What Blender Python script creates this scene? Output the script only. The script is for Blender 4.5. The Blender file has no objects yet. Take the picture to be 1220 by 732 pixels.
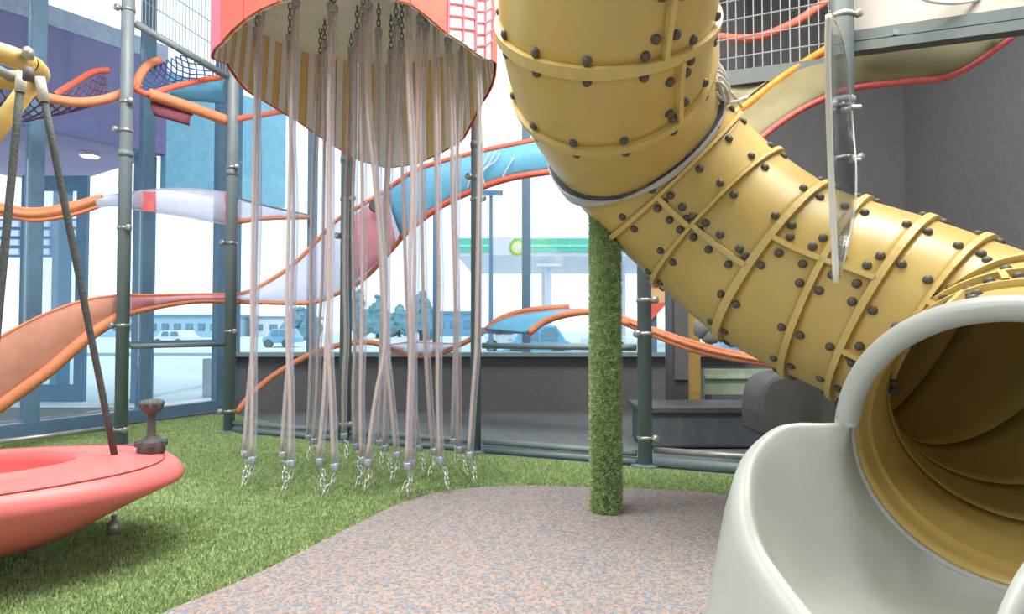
import bpy, bmesh, math, random
import numpy as np
from mathutils import Vector, Matrix, noise as mnoise
random.seed(7); rng = np.random.default_rng(7)
PI = math.pi
SC = bpy.context.scene
COL = SC.collection

# ------------------------------------------------------------------ camera
FPX = 760.0; PITCH = math.radians(1.6)
cam = bpy.data.cameras.new('camera'); cam.sensor_width = 36; cam.lens = FPX/1220*36
cam.clip_end = 500; cam.clip_start = .02
camo = bpy.data.objects.new('camera', cam); COL.objects.link(camo)
camo.location = (0, 0, 1); camo.rotation_euler = (PI/2+PITCH, 0, 0); SC.camera = camo
# ------------------------------------------------------------------ world (bright overcast sky)
w = bpy.data.worlds.new('overcast'); SC.world = w; w.use_nodes = True
wn = w.node_tree; bg = wn.nodes['Background']
bg.inputs['Color'].default_value = (.93, .975, 1, 1); bg.inputs['Strength'].default_value = 1.75
# ------------------------------------------------------------------ ceiling lights (area lamps)
def area(name, loc, sx, sy, watts, color=(1, .97, .92), rot=(0, 0, 0)):
    l = bpy.data.lights.new(name, 'AREA'); l.shape = 'RECTANGLE'; l.size = sx; l.size_y = sy
    l.energy = watts; l.color = color
    o = bpy.data.objects.new(name, l); COL.objects.link(o); o.location = loc; o.rotation_euler = rot
area('ceiling_lamp', (-1.2, 3.0, 5.2), 3.0, 2.0, 380)
area('ceiling_lamp', (2.3, 2.7, 5.2), 2.4, 1.6, 290)
area('ceiling_lamp', (-2.2, -.2, 5.2), 3.0, 1.6, 200)
SC.view_settings.view_transform = 'Standard'; SC.view_settings.look = 'None'
SC.view_settings.gamma = 1; SC.view_settings.exposure = 0.0

# ------------------------------------------------------------------ helpers
def at(px, py, Y):
    """world point on the ray through a pixel of the photograph, at world depth Y"""
    dx = (px-610)/FPX; dy = (366-py)/FPX; c, s = math.cos(PITCH), math.sin(PITCH)
    d = Vector((dx, c-s*dy, s+c*dy))
    return Vector((0, 0, 1)) + d*(Y/d.y)
def gnd(px, py, z=0):
    p = at(px, py, 1.0); d = p-Vector((0, 0, 1))
    return Vector((0, 0, 1)) + d*((z-1)/d.z)
def lin(c):
    return tuple((v/255/12.92 if v/255 <= .04045 else ((v/255+.055)/1.055)**2.4) for v in c)
MATS = {}
def mat(name, rgb, rough=.6, metal=0, var=.12, scale=12, bump=0, bscale=80, spec=.4, alpha=1, trans=0, emit=0, rgb2=None, coat=0):
    m = bpy.data.materials.new(name); m.use_nodes = True; nt = m.node_tree; N = nt.nodes; L = nt.links
    b = N['Principled BSDF']; c = lin(rgb)
    tc = N.new('ShaderNodeTexCoord'); nz = N.new('ShaderNodeTexNoise')
    nz.inputs['Scale'].default_value = scale; nz.inputs['Detail'].default_value = 5
    L.new(tc.outputs['Object'], nz.inputs['Vector'])
    rp = N.new('ShaderNodeValToRGB')
    c2 = lin(rgb2) if rgb2 else tuple(v*(1-var) for v in c); c1 = c if rgb2 else tuple(min(1, v*(1+var)) for v in c)
    rp.color_ramp.elements[0].position = .32; rp.color_ramp.elements[1].position = .68
    rp.color_ramp.elements[0].color = (*c2, 1); rp.color_ramp.elements[1].color = (*c1, 1)
    L.new(nz.outputs['Fac'], rp.inputs['Fac']); L.new(rp.outputs['Color'], b.inputs['Base Color'])
    b.inputs['Roughness'].default_value = rough; b.inputs['Metallic'].default_value = metal
    b.inputs['Specular IOR Level'].default_value = spec
    if coat: b.inputs['Coat Weight'].default_value = coat
    if trans: b.inputs['Transmission Weight'].default_value = trans
    if emit:
        L.new(rp.outputs['Color'], b.inputs['Emission Color']); b.inputs['Emission Strength'].default_value = emit
    if bump:
        n2 = N.new('ShaderNodeTexNoise'); n2.inputs['Scale'].default_value = bscale; n2.inputs['Detail'].default_value = 4
        L.new(tc.outputs['Object'], n2.inputs['Vector'])
        bp = N.new('ShaderNodeBump'); bp.inputs['Strength'].default_value = bump; bp.inputs['Distance'].default_value = .01
        L.new(n2.outputs['Fac'], bp.inputs['Height']); L.new(bp.outputs['Normal'], b.inputs['Normal'])
    if alpha < 1:
        tr = N.new('ShaderNodeBsdfTransparent'); mx = N.new('ShaderNodeMixShader'); mx.inputs[0].default_value = alpha
        k = [min(1, .72+.28*v/max(c)) for v in c]; tr.inputs[0].default_value = (*k, 1)
        L.new(tr.outputs[0], mx.inputs[1]); L.new(b.outputs[0], mx.inputs[2]); L.new(mx.outputs[0], N['Material Output'].inputs['Surface'])
    MATS[name] = m; return m
def glass_mat(name, tint, gloss=.08):
    m = bpy.data.materials.new(name); m.use_nodes = True; nt = m.node_tree; N = nt.nodes; L = nt.links
    N.remove(N['Principled BSDF'])
    tr = N.new('ShaderNodeBsdfTransparent'); gl = N.new('ShaderNodeBsdfGlossy'); mx = N.new('ShaderNodeMixShader')
    lw = N.new('ShaderNodeLayerWeight'); lw.inputs['Blend'].default_value = .25
    ml = N.new('ShaderNodeMath'); ml.operation = 'MULTIPLY_ADD'; ml.inputs[1].default_value = .45; ml.inputs[2].default_value = gloss*.4
    nz = N.new('ShaderNodeTexNoise'); nz.inputs['Scale'].default_value = .7
    tc = N.new('ShaderNodeTexCoord'); L.new(tc.outputs['Object'], nz.inputs['Vector'])
    rp = N.new('ShaderNodeValToRGB'); rp.color_ramp.elements[0].color = (*[t*.97 for t in tint], 1); rp.color_ramp.elements[1].color = (*tint, 1)
    L.new(nz.outputs['Fac'], rp.inputs['Fac']); L.new(rp.outputs[0], tr.inputs[0])
    gl.inputs['Roughness'].default_value = .03
    L.new(lw.outputs['Fresnel'], ml.inputs[0]); L.new(ml.outputs[0], mx.inputs[0])
    L.new(tr.outputs[0], mx.inputs[1]); L.new(gl.outputs[0], mx.inputs[2]); L.new(mx.outputs[0], N['Material Output'].inputs['Surface'])
    return m

ORG = {}
def thing(name, label, cat, loc=(0, 0, 0), group=None, kind=None):
    o = bpy.data.objects.new(name, None); COL.objects.link(o); o.location = loc; o.empty_display_size = .1
    if label: o['label'] = label
    if cat: o['category'] = cat
    if group: o['group'] = group
    if kind: o['kind'] = kind
    ORG[o.name] = Vector(loc); return o
def tag(o, label=None, cat=None, group=None, kind=None):
    for k, v in (('label', label), ('category', cat), ('group', group), ('kind', kind)):
        if v: o[k] = v
    return o
class MB:
    def __init__(s): s.v = []; s.f = []
    def add(s, vs, fs):
        n = len(s.v); s.v += [Vector(v) for v in vs]; s.f += [tuple(i+n for i in f) for f in fs]; return s
    def box(s, c, size, rz=0, M=None):
        c = Vector(c); hx, hy, hz = [v/2 for v in size]; R = M if M is not None else Matrix.Rotation(rz, 3, 'Z')
        vs = [c+R@Vector((x*hx, y*hy, z*hz)) for x in (-1, 1) for y in (-1, 1) for z in (-1, 1)]
        return s.add(vs, [(0, 1, 3, 2), (4, 6, 7, 5), (0, 4, 5, 1), (2, 3, 7, 6), (0, 2, 6, 4), (1, 5, 7, 3)])
    def beam(s, a, b, wd, ht):
        a, b = Vector(a), Vector(b); d = (b-a).normalized(); up = Vector((0, 0, 1)) if abs(d.z) < .95 else Vector((0, 1, 0))
        x = d.cross(up).normalized(); u = x.cross(d)
        vs = [p+x*sx*wd/2+u*su*ht/2 for p in (a, b) for sx, su in ((-1, -1), (1, -1), (1, 1), (-1, 1))]
        return s.add(vs, [(3, 2, 1, 0), (4, 5, 6, 7), (0, 1, 5, 4), (1, 2, 6, 5), (2, 3, 7, 6), (3, 0, 4, 7)])
    def tube(s, pts, r, n=8, cap=True):
        pts = [Vector(p) for p in pts]; m = len(pts); rs = r if hasattr(r, '__len__') else [r]*m
        T = [(pts[min(i+1, m-1)]-pts[max(i-1, 0)]).normalized() for i in range(m)]
        ref = Vector((0, 0, 1)) if abs(T[0].z) < .9 else Vector((1, 0, 0))
        x = T[0].cross(ref).normalized(); vs = []
        for i in range(m):
            x = (x-T[i]*x.dot(T[i])).normalized(); y = T[i].cross(x)
            for k in range(n):
                a = 2*PI*k/n; vs.append(pts[i]+(x*math.cos(a)+y*math.sin(a))*rs[i])
        fs = [(i*n+k, i*n+(k+1) % n, (i+1)*n+(k+1) % n, (i+1)*n+k) for i in range(m-1) for k in range(n)]
        if cap: fs += [tuple(range(n-1, -1, -1)), tuple(range((m-1)*n, m*n))]
        return s.add(vs, fs)
    def lathe(s, prof, c, axis=(0, 0, 1), n=20):
        ax = Vector(axis).normalized(); ref = Vector((1, 0, 0)) if abs(ax.x) < .9 else Vector((0, 1, 0))
        x = ax.cross(ref).normalized(); y = ax.cross(x); c = Vector(c); m = len(prof)
        vs = [c+ax*h+(x*math.cos(2*PI*k/n)+y*math.sin(2*PI*k/n))*max(r, 1e-4) for r, h in prof for k in range(n)]
        fs = [(i*n+k, i*n+(k+1) % n, (i+1)*n+(k+1) % n, (i+1)*n+k) for i in range(m-1) for k in range(n)]
        return s.add(vs, fs+[tuple(range(n-1, -1, -1)), tuple(range((m-1)*n, m*n))])
    def grid(s, rows, close=False):
        n = len(rows[0]); m = len(rows)
        fs = [(i*n+k, i*n+k+1, (i+1)*n+k+1, (i+1)*n+k) for i in range(m-1) for k in range(n-1)]
        if close: fs += [(i*n+n-1, i*n, (i+1)*n, (i+1)*n+n-1) for i in range(m-1)]
        return s.add([p for r in rows for p in r], fs)
    def prism(s, poly, z0, z1):
        n = len(poly); vs = [(p[0], p[1], z0) for p in poly]+[(p[0], p[1], z1) for p in poly]
        return s.add(vs, [tuple(range(n-1, -1, -1)), tuple(range(n, 2*n))]+[(k, (k+1) % n, n+(k+1) % n, n+k) for k in range(n)])
    def build(s, name, m, parent=None, smooth=False, bevel=0, subs=0, solid=0):
        org = ORG.get(parent.name, Vector()) if parent else Vector()
        if not parent and s.v:
            lo = [min(v[i] for v in s.v) for i in range(3)]; hi = [max(v[i] for v in s.v) for i in range(3)]
            org = Vector(((lo[0]+hi[0])/2, (lo[1]+hi[1])/2, lo[2]))
        me = bpy.data.meshes.new(name); me.from_pydata([v-org for v in s.v], [], s.f); me.validate(); me.update()
        bm = bmesh.new(); bm.from_mesh(me); bmesh.ops.recalc_face_normals(bm, faces=bm.faces); bm.to_mesh(me); bm.free()
        me.materials.append(m)
        o = bpy.data.objects.new(name, me); COL.objects.link(o)
        if smooth:
            for p in me.polygons: p.use_smooth = True
        if parent: o.parent = parent
        else: o.location = org
        ORG[o.name] = org
        if solid:
            q = o.modifiers.new('s', 'SOLIDIFY'); q.thickness = solid; q.offset = 0
        if bevel:
            q = o.modifiers.new('b', 'BEVEL'); q.width = bevel; q.segments = 2; q.limit_method = 'ANGLE'
        if subs:
            q = o.modifiers.new('u', 'SUBSURF'); q.levels = q.render_levels = subs
        return o
def inst(name, me, M, parent):
    o = bpy.data.objects.new(name, me); COL.objects.link(o); o.parent = parent
    o.matrix_local = Matrix.Translation(-ORG.get(parent.name, Vector())) @ M
    ORG[o.name] = ORG.get(parent.name, Vector()); return o
def mesh_of(mb, name, m, smooth=True):
    me = bpy.data.meshes.new(name); me.from_pydata(mb.v, [], mb.f); me.update(); me.materials.append(m)
    bm = bmesh.new(); bm.from_mesh(me); bmesh.ops.recalc_face_normals(bm, faces=bm.faces); bm.to_mesh(me); bm.free()
    if smooth:
        for p in me.polygons: p.use_smooth = True
    return me
def orient(loc, zdir, xdir=None):
    z = Vector(zdir).normalized(); x = Vector(xdir) if xdir is not None else (Vector((1, 0, 0)) if abs(z.x) < .9 else Vector((0, 1, 0)))
    x = (x-z*x.dot(z)).normalized(); y = z.cross(x)
    M = Matrix((x, y, z)).transposed().to_4x4(); M.translation = loc; return M
def spline(pts, n):
    P = [Vector(p) for p in pts]; P = [P[0]*2-P[1]]+P+[P[-1]*2-P[-2]]; out = []; m = len(P)-3
    for i in range(n):
        t = i/(n-1)*m; k = min(int(t), m-1); t -= k; a, b, c, d = P[k:k+4]
        out.append(.5*((2*b)+(c-a)*t+(2*a-5*b+4*c-d)*t*t+(3*b-a-3*c+d)*t**3))
    return out
def struct(o, label=None): o['kind'] = 'structure'; return o

# ------------------------------------------------------------------ materials
M_turf = mat('turf_base', (132, 152, 102), .95, var=.3, scale=60)
M_blade = mat('turf_blades', (204, 220, 164), .8, scale=35, rgb2=(140, 170, 112), spec=.2)
M_darkfloor = mat('dark_mat', (118, 120, 122), .8, var=.1)
M_steel = mat('teal_grey_steel', (122, 136, 143), .45, var=.06, spec=.5)
M_beam = mat('dark_grey_beam', (92, 102, 102), .5, var=.06)
M_glazing = mat('blue_grey_aluminium', (104, 138, 166), .4, var=.06, spec=.5)
M_clamp = mat('zinc_clamp', (170, 170, 168), .35, .6, var=.15)
M_chain = mat('bright_chain', (225, 225, 218), .3, .7, var=.1)
M_dark = mat('dark_wall_paint', (122, 122, 124), .85, var=.05, spec=.2)
M_wallgrey = mat('grey_wall_paint', (150, 150, 150), .9, var=.05)
M_black = mat('black_rubber', (88, 87, 87), .6, var=.1)
M_ceiling = mat('white_ceiling', (225, 225, 222), .9, var=.03)
M_yellow = mat('yellow_plastic', (198, 171, 100), .34, var=.05, scale=3, spec=.5)
M_fin = mat('yellow_flange', (206, 180, 112), .4, var=.05)
M_grey = mat('grey_plastic', (178, 182, 176), .38, var=.04, scale=4, spec=.5)
M_band = mat('grey_band', (184, 186, 186), .4, var=.06)
M_navy = mat('dark_band_edge', (74, 80, 92), .6, var=.2, scale=60, bump=.6)
M_cord = mat('white_cord', (205, 203, 195), .8, var=.1, bump=.4)
M_red = mat('red_panel', (246, 112, 98), .5, var=.05)
M_pink = mat('pink_panel', (240, 130, 150), .5, var=.05)
M_beige = mat('beige_panel', (242, 240, 240), .6, var=.04)
M_stripe = mat('ochre_stripe', (238, 198, 138), .6, var=.05)
M_white = mat('white_panel', (236, 230, 238), .5, var=.03)
M_orange = mat('orange_padding', (232, 146, 108), .55, var=.08, scale=20)
M_redorange = mat('red_orange_hose', (236, 116, 92), .5, var=.1, scale=30)
M_brown = mat('brown_film', (214, 150, 128), .5, var=.06, alpha=.82)
M_lilac = mat('lilac_film', (222, 222, 242), .5, var=.06, alpha=.45)
M_pinkfilm = mat('pink_film', (244, 168, 180), .5, var=.06, alpha=.6)
M_bluefilm = mat('blue_film', (120, 202, 240), .5, var=.06, alpha=.82)
M_net = mat('dark_net', (112, 88, 116), .8, var=.2)
M_bluenet = mat('blue_net', (78, 92, 150), .8, var=.2)
M_wire = mat('galvanised_wire', (136, 141, 142), .5, 0, var=.1)
def hose_mat():
    m = mat('clear_hose', (228, 230, 246), .22, var=.06, scale=30, spec=.7); nt = m.node_tree; N = nt.nodes; L = nt.links
    tr = N.new('ShaderNodeBsdfTransparent'); tr.inputs[0].default_value = (.9, .9, .95, 1); mx = N.new('ShaderNodeMixShader')
    lw = N.new('ShaderNodeLayerWeight'); lw.inputs['Blend'].default_value = .35
    mr = N.new('ShaderNodeMapRange'); mr.inputs['To Min'].default_value = .16; mr.inputs['To Max'].default_value = .8
    L.new(lw.outputs['Facing'], mr.inputs['Value']); L.new(mr.outputs[0], mx.inputs[0])
    L.new(tr.outputs[0], mx.inputs[1]); L.new(N['Principled BSDF'].outputs[0], mx.inputs[2]); L.new(mx.outputs[0], N['Material Output'].inputs['Surface'])
    return m
M_hose = hose_mat()
M_core = mat('tan_rope', (238, 206, 174), .7, var=.12, scale=60)
M_rope = mat('dark_rope', (80, 86, 84), .8, var=.2, scale=90, bump=.5)
M_kayak = mat('red_boat_plastic', (228, 118, 116), .42, var=.05, scale=4)
M_kayak2 = mat('red_boat_inside', (196, 84, 84), .55, var=.05)
M_seam = mat('seam_line', (176, 78, 78), .6, var=.1)
M_olive = mat('olive_panel', (120, 114, 80), .6, var=.18, scale=3)
M_rededge = mat('red_edge', (206, 92, 92), .6, var=.1)
M_acrylic = glass_mat('clear_acrylic', (.93, .95, .97), .2)
M_acryedge = mat('acrylic_edge', (222, 220, 212), .4, var=.03)
M_glass = glass_mat('window_glass', (.88, .965, 1.0), .1)

# ------------------------------------------------------------------ floors
turf_edge = [(60, 800), (200, 732), (300, 690), (400, 640), (480, 601), (540, 586), (620, 581), (700, 583), (790, 586), (870, 592), (1000, 605), (1300, 640)]
edge = [gnd(*p) for p in spline([(a, b, 0) for a, b in turf_edge], 40) for p in [(p[0], p[1])]]
edge2 = [(p.x, p.y) for p in edge]
floor_mb = MB().add([(-14, -4, -.02), (9, -4, -.02), (9, 7.9, -.02), (-14, 7.9, -.02)], [(0, 1, 2, 3)])
struct(floor_mb.build('floor', M_darkfloor))
turf_poly = [(-4.6, -1.5), (edge2[0][0], -1.5)]+edge2+[(4.5, edge2[-1][1]), (4.4, 3.0), (.95, 4.42), (-2.5, 5.83), (-2.2, 6.3), (-3.2, 7.2), (-4.5, 5.35), (-4.9, 4.6)]
# turf base under everything, the rubber patch lies on it
tb = MB().prism([(-4.9, -1.5), (5, -1.5), (5, 2.85), (.97, 4.47), (-2.45, 5.84), (-2.3, 6.15), (-3.2, 7.25), (-4.45, 5.38), (-4.9, 4.7)], -.018, .002)
struct(tb.build('turf_base', M_turf))
rub = MB().prism([(edge2[0][0], -1.4)]+edge2+[(4.9, edge2[-1][1]), (4.9, -1.4)], .0025, .012)
m = mat('speckled_rubber', (150, 142, 142), .9, var=.2, scale=5, bump=.7, bscale=160)
nt = m.node_tree; N = nt.nodes; L = nt.links
vo = N.new('ShaderNodeTexVoronoi'); vo.inputs['Scale'].default_value = 95
tc = N.new('ShaderNodeTexCoord'); L.new(tc.outputs['Object'], vo.inputs['Vector'])
sp = N.new('ShaderNodeSeparateColor'); L.new(vo.outputs['Color'], sp.inputs[0])
rp = N.new('ShaderNodeValToRGB'); rp.color_ramp.interpolation = 'CONSTANT'
cols = [(134, 130, 132), (158, 154, 153), (182, 158, 146), (132, 142, 156), (168, 165, 164), (176, 148, 134), (144, 141, 144)]
for i, c in enumerate(cols):
    e = rp.color_ramp.elements[i] if i < 2 else rp.color_ramp.elements.new(i/len(cols))
    e.position = i/len(cols); e.color = (*lin(c), 1)
L.new(sp.outputs[0], rp.inputs['Fac']); L.new(rp.outputs[0], N['Principled BSDF'].inputs['Base Color'])
struct(rub.build('rubber_floor', m))

def in_poly(x, y, poly):
    ins = np.zeros(x.shape, bool); n = len(poly)
    for i in range(n):
        x1, y1 = poly[i]; x2, y2 = poly[(i+1) % n]
        c = ((y1 > y) != (y2 > y)); ins ^= c & (x < (x2-x1)*(y-y1)/(y2-y1+1e-12)+x1)
    return ins
def blades(name, base, nrm, length, width, m, parent=None):
    n = len(base); lean = rng.normal(0, .45, (n, 3)); d = nrm+lean; d /= np.linalg.norm(d, axis=1)[:, None]
    side = np.cross(d, rng.normal(0, 1, (n, 3))); side /= np.linalg.norm(side, axis=1)[:, None]
    ln = (length*rng.uniform(.55, 1.15, n))[:, None]; wd = (width*rng.uniform(.7, 1.3, n))[:, None]
    V = np.empty((n, 3, 3)); V[:, 0] = base-side*wd/2; V[:, 1] = base+side*wd/2; V[:, 2] = base+d*ln
    if parent: V -= np.array(ORG[parent.name])
    me = bpy.data.meshes.new(name); me.vertices.add(3*n); me.vertices.foreach_set('co', V.reshape(-1))
    me.loops.add(3*n); me.loops.foreach_set('vertex_index', np.arange(3*n, dtype=np.int32))
    me.polygons.add(n); me.polygons.foreach_set('loop_start', np.arange(0, 3*n, 3, dtype=np.int32))
    me.update(calc_edges=True); me.materials.append(m)
    o = bpy.data.objects.new(name, me); COL.objects.link(o); o['kind'] = 'stuff'
    if parent: o.parent = parent
    return o
n = 1250000
x = rng.uniform(-4.9, 3.2, n); y = rng.uniform(1.9, 7.2, n)
keep = in_poly(x, y, turf_poly) & (rng.uniform(0, 1, n) < np.clip((3.2/y)**2, .15, 1)) & (np.abs(x) < y*.86+.2)
x, y = x[keep], y[keep]
base = np.stack([x, y, np.full(x.shape, .001)], 1)
go = blades('turf_grass', base, np.tile([0, 0, 1.0], (len(x), 1)), .025, .0068, M_blade)
tag(go, 'short artificial green grass blades covering the floor around the rubber path', 'grass')

# ------------------------------------------------------------------ shell: ceiling, dark walls
struct(MB().box((-2.0, 2.0, 5.6), (13.5, 12.4, .2)).build('ceiling', M_ceiling))
BY = 7.7                                                        # back wall line
SILL = at(600, 424, BY).z
xl, xr = at(268, 400, 7.45).x, at(888, 400, BY).x
struct(MB().box(((xl+4.9)/2, BY+.08, SILL/2-.01), (4.9-xl, .16, SILL+.02)).build('wall_back_low', M_dark))
struct(MB().box(((xr+5.0)/2, BY+.08, (SILL+5.5)/2), (5.0-xr, .16, 5.5-SILL)).build('wall_back', M_dark))
struct(MB().box((4.85, 3.6, 2.75), (.15, 8.2, 5.5)).build('wall_right', M_dark))
struct(MB().box((-.2, -4.2, 2.75), (10.2, .15, 5.5)).build('wall_rear', M_wallgrey))
wn3 = thing('fill_window', None, None, (-5.3, 0, 0), kind='structure')  # unseen side glazing, added to let low sky light reach the canopy lining
MB().box((-5.3, -.05, .06), (.1, 8.2, .12)).build('bottom_rail', M_glazing, wn3)
for y_ in (-4.1, -2.05, 0, 2.05): MB().box((-5.3, y_, 2.75), (.09, .12, 5.4)).build('mullion', M_glazing, wn3)
for y_ in (-3.07, -1.02, 1.02, 3.07): MB().box((-5.3, y_, 2.78), (.02, 1.92, 5.3)).build('pane', M_glass, wn3)
struct(MB().box(((xl+xr)/2, BY-.02, SILL+.02), (xr-xl, .26, .05)).build('trim_sill', mat('sill_teal', (150, 172, 178), .4)))
# back window: mullions and panes
wb = thing('window_2', None, None, ((xl+xr)/2, BY, SILL), kind='structure')
mull = [(268, 16), (372, 11), (520, 9), (627, 13), (776, 12), (886, 10)]
mx = []
for px, wpx in mull:
    X = at(px, 300, BY).x; mx.append(X)
    MB().box((X, BY, (SILL+5.5)/2), (wpx/FPX*BY*.8, .12, 5.5-SILL)).build('mullion', M_glazing, wb)
for a, b in zip(mx, mx[1:]):
    MB().box(((a+b)/2, BY, (SILL+5.5)/2), (b-a-.06, .02, 5.5-SILL-.04)).build('pane', M_glass, wb)
za_ = at(830, 112, BY).z
struct(MB().box(((mx[4]+mx[5])/2, BY-.16, (za_+5.5)/2), (mx[5]-mx[4], .06, 5.5-za_)).build('trim_1', M_dark))
# left glazing, running obliquely from the near left to the corner
G0, G1 = Vector((-5.3, 4.1, 0)), Vector((xl, BY, 0)); gd = (G1-G0).normalized(); gang = math.atan2(gd.y, gd.x)
wl = thing('window_1', None, None, (*((G0+G1)/2).xy, 0), kind='structure')
def on_glaze(px):                                                # point of the glazing line seen at px
    k = (px-610)/FPX; t = (k*G0.y-G0.x)/(gd.x-k*gd.y); return G0+gd*t
MB().beam(G0+Vector((0, 0, .06)), G1+Vector((0, 0, .06)), .1, .12).build('bottom_rail', M_glazing, wl)
gm = [G0]+[on_glaze(p) for p in (38, 172, 262)]+[G1]
for p, wd in zip(gm[1:], (.12, .12, .14, .1)):
    MB().box((p.x, p.y, 2.76), (wd, .09, 5.3), gang).build('mullion', M_glazing, wl)
for a, b in zip(gm, gm[1:]):
    c = (a+b)/2; MB().box((c.x, c.y, 2.8), ((b-a).length-.12, .02, 5.3), gang).build('pane', M_glass, wl)
# intermediate transom of the far bay
a, b = on_glaze(155), on_glaze(268); z = at(215, 411, a.y).z
MB().beam((a.x, a.y, z), (b.x, b.y, z), .06, .07).build('transom', M_glazing, wl)

# ------------------------------------------------------------------ play frame posts
POSTS = {'A': (-3.22, 5.28), 'B': (-2.63, 5.96), 'C': (-1.427, 5.478), 'D': (-.284, 5.02), 'E': (.94, 4.53), 'F': (2.12, 4.05)}
PL = {'A': 'grey-blue steel post behind the bow of the red boat', 'B': 'grey steel corner post left of the hanging hoses by the far glazing',
      'C': 'grey steel post seen between the hanging hoses, left of centre', 'D': 'slim grey steel post behind the rightmost hanging hoses',
      'E': 'grey steel post just right of the turf covered column', 'F': 'dark grey steel post beside the clear panel, right of the mesh barrier'}
CL = {'A': [12, 122, 156, 272, 388, 512], 'B': [200, 290, 395, 490], 'C': [238, 282, 505], 'D': [212, 238], 'E': [358, 398, 522], 'F': [20, 128, 190]}
for k, (X, Y) in POSTS.items():
    h = 5.49; rr = {'D': .042, 'C': .05, 'F': .07}.get(k, .05)
    t = thing('steel_post', PL[k], 'post', (X, Y, 0), 'posts of the climbing frame')
    MB().tube([(X, Y, .003), (X, Y, h)], rr, 14).build('pole', M_beam if k == 'F' else M_steel, t, True)
    MB().lathe([(rr+.05, 0.004), (rr+.05, .016), (rr+.01, .02)], (X, Y, 0)).build('base_plate', M_steel, t)
    MB().lathe([(rr+.006, 0), (rr+.006, .05)], (X, Y, 2.4)).build('sleeve', M_steel, t, True)
    for j, py in enumerate(CL[k]):
        sgn = -1 if (j % 2 == 0) == (k in 'AD') else 1
        z = at(300, py, Y).z; c = Vector((X+sgn*rr, Y-.05, z))
        b = MB().lathe([(rr+.006, -.014), (rr+.006, .014)], (X, Y, z), n=14).build('clamp_band', M_clamp, t, True)
        MB().lathe([(.014, -.02), (.027, -.014), (.027, .014), (.012, .02)], c+Vector((sgn*.012, 0, 0)), (.5*sgn, -1, 0), 12).build('clamp_eye', M_clamp, b, True)
# rails of the frame
def rail(label, a, b, r=.024, m=None, cat='rail'):
    o = MB().tube([a, b], r, 10).build('frame_rail', m or M_steel, None, True); tag(o, label, cat, 'rails of the climbing frame'); return o
def pp(k, z): return Vector((*POSTS[k], z))
def between(k1, k2, z, lab, r=.024, m=None, z2=None):
    a, b = pp(k1, z), pp(k2, z if z2 is None else z2); d = (b-a).normalized(); d.z = 0
    return rail(lab, a+d*.06, b-d*.06, r, m)
between('B', 'C', .09, 'low grey bottom rail behind the left hoses')
between('C', 'D', .09, 'low grey bottom rail behind the middle hoses')
between('D', 'E', .09, 'low bottom rail behind the turf covered column')
between('E', 'F', .12, 'low bottom rail between grey post and grey slide exit', .022, M_clamp)
between('B', 'C', .03, 'dark kerb rail on the turf under the left hoses', .03)
between('C', 'D', .03, 'dark kerb rail on the turf under the middle hoses', .03)
between('D', 'E', .03, 'dark kerb rail on the turf behind the turf column', .03)
between('E', 'F', .04, 'dark kerb rail leading to the grey slide exit', .04)
z = at(600, 412, 5).z
between('D', 'E', z, 'horizontal guard rail crossing behind the turf column')
between('A', 'B', at(200, 412, 5.5).z, 'horizontal guard rail between boat post and corner post', .022)
za = at(163, 33, 5.4).z
between('A', 'B', za, 'upper blue grey rail under the mesh at the upper left', .032, None, at(268, 88, 5.85).z)
rail('bright low tube rail behind the red boat', Vector((-3.27, 5.2, .16)), Vector((-3.72, 4.55, .16)), .018, M_clamp)
# weld mesh panels
def weldmesh(label, a, b, za, zb, h, nv, nh, r, group):
    t = thing('mesh_barrier', label, 'mesh panel', (*((Vector(a)+Vector(b))/2).xy, min(za, zb)), group)
    mb = MB(); a = Vector((*a, za)); b = Vector((*b, zb))
    for i in range(nv+1):
        p = a.lerp(b, i/nv); mb.tube([p, p+Vector((0, 0, h))], r, 4)
    mb.build('upright_wire', M_wire, t)['kind'] = 'stuff'
    for j in range(nh+1):
        MB().tube([a+Vector((0, 0, h*j/nh)), b+Vector((0, 0, h*j/nh))], r*1.3, 5).build('cross_wire', M_wire, t)
    return t
weldmesh('welded wire mesh above the upper rail at the upper left', (-3.15, 5.36), (-2.68, 5.9), za+.02, at(268, 88, 5.85).z+.02, 1.6, 26, 8, .0035, 'wire mesh barriers')

# ------------------------------------------------------------------ turf column
pc = gnd(722, 612); PX, PY = pc.x, pc.y
ptop = at(715, 238, PY+.02)
t = thing('turf_column', 'round column wrapped in green artificial turf holding up the yellow tube', 'column', (PX, PY, .012))
axis = [Vector((PX, PY, .012)), Vector((PX-.01, PY, ptop.z+.02))]
MB().tube(axis, .074, 24).build('column_wrap', M_turf, t, True)
n = 42000; a = rng.uniform(0, 2*PI, n); zz = rng.uniform(.012, ptop.z, n)
nr = np.stack([np.cos(a), np.sin(a), np.full(n, .15)], 1)
base = np.stack([PX+.073*np.cos(a), PY+.073*np.sin(a), zz], 1)
blades('turf_pile', base, nr, .022, .006, M_blade, t)
MB().lathe([(.095, 0), (.095, .035), (.06, .06)], (PX-.01, PY, ptop.z-.02)).build('column_cap', M_navy, t, True)

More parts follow.
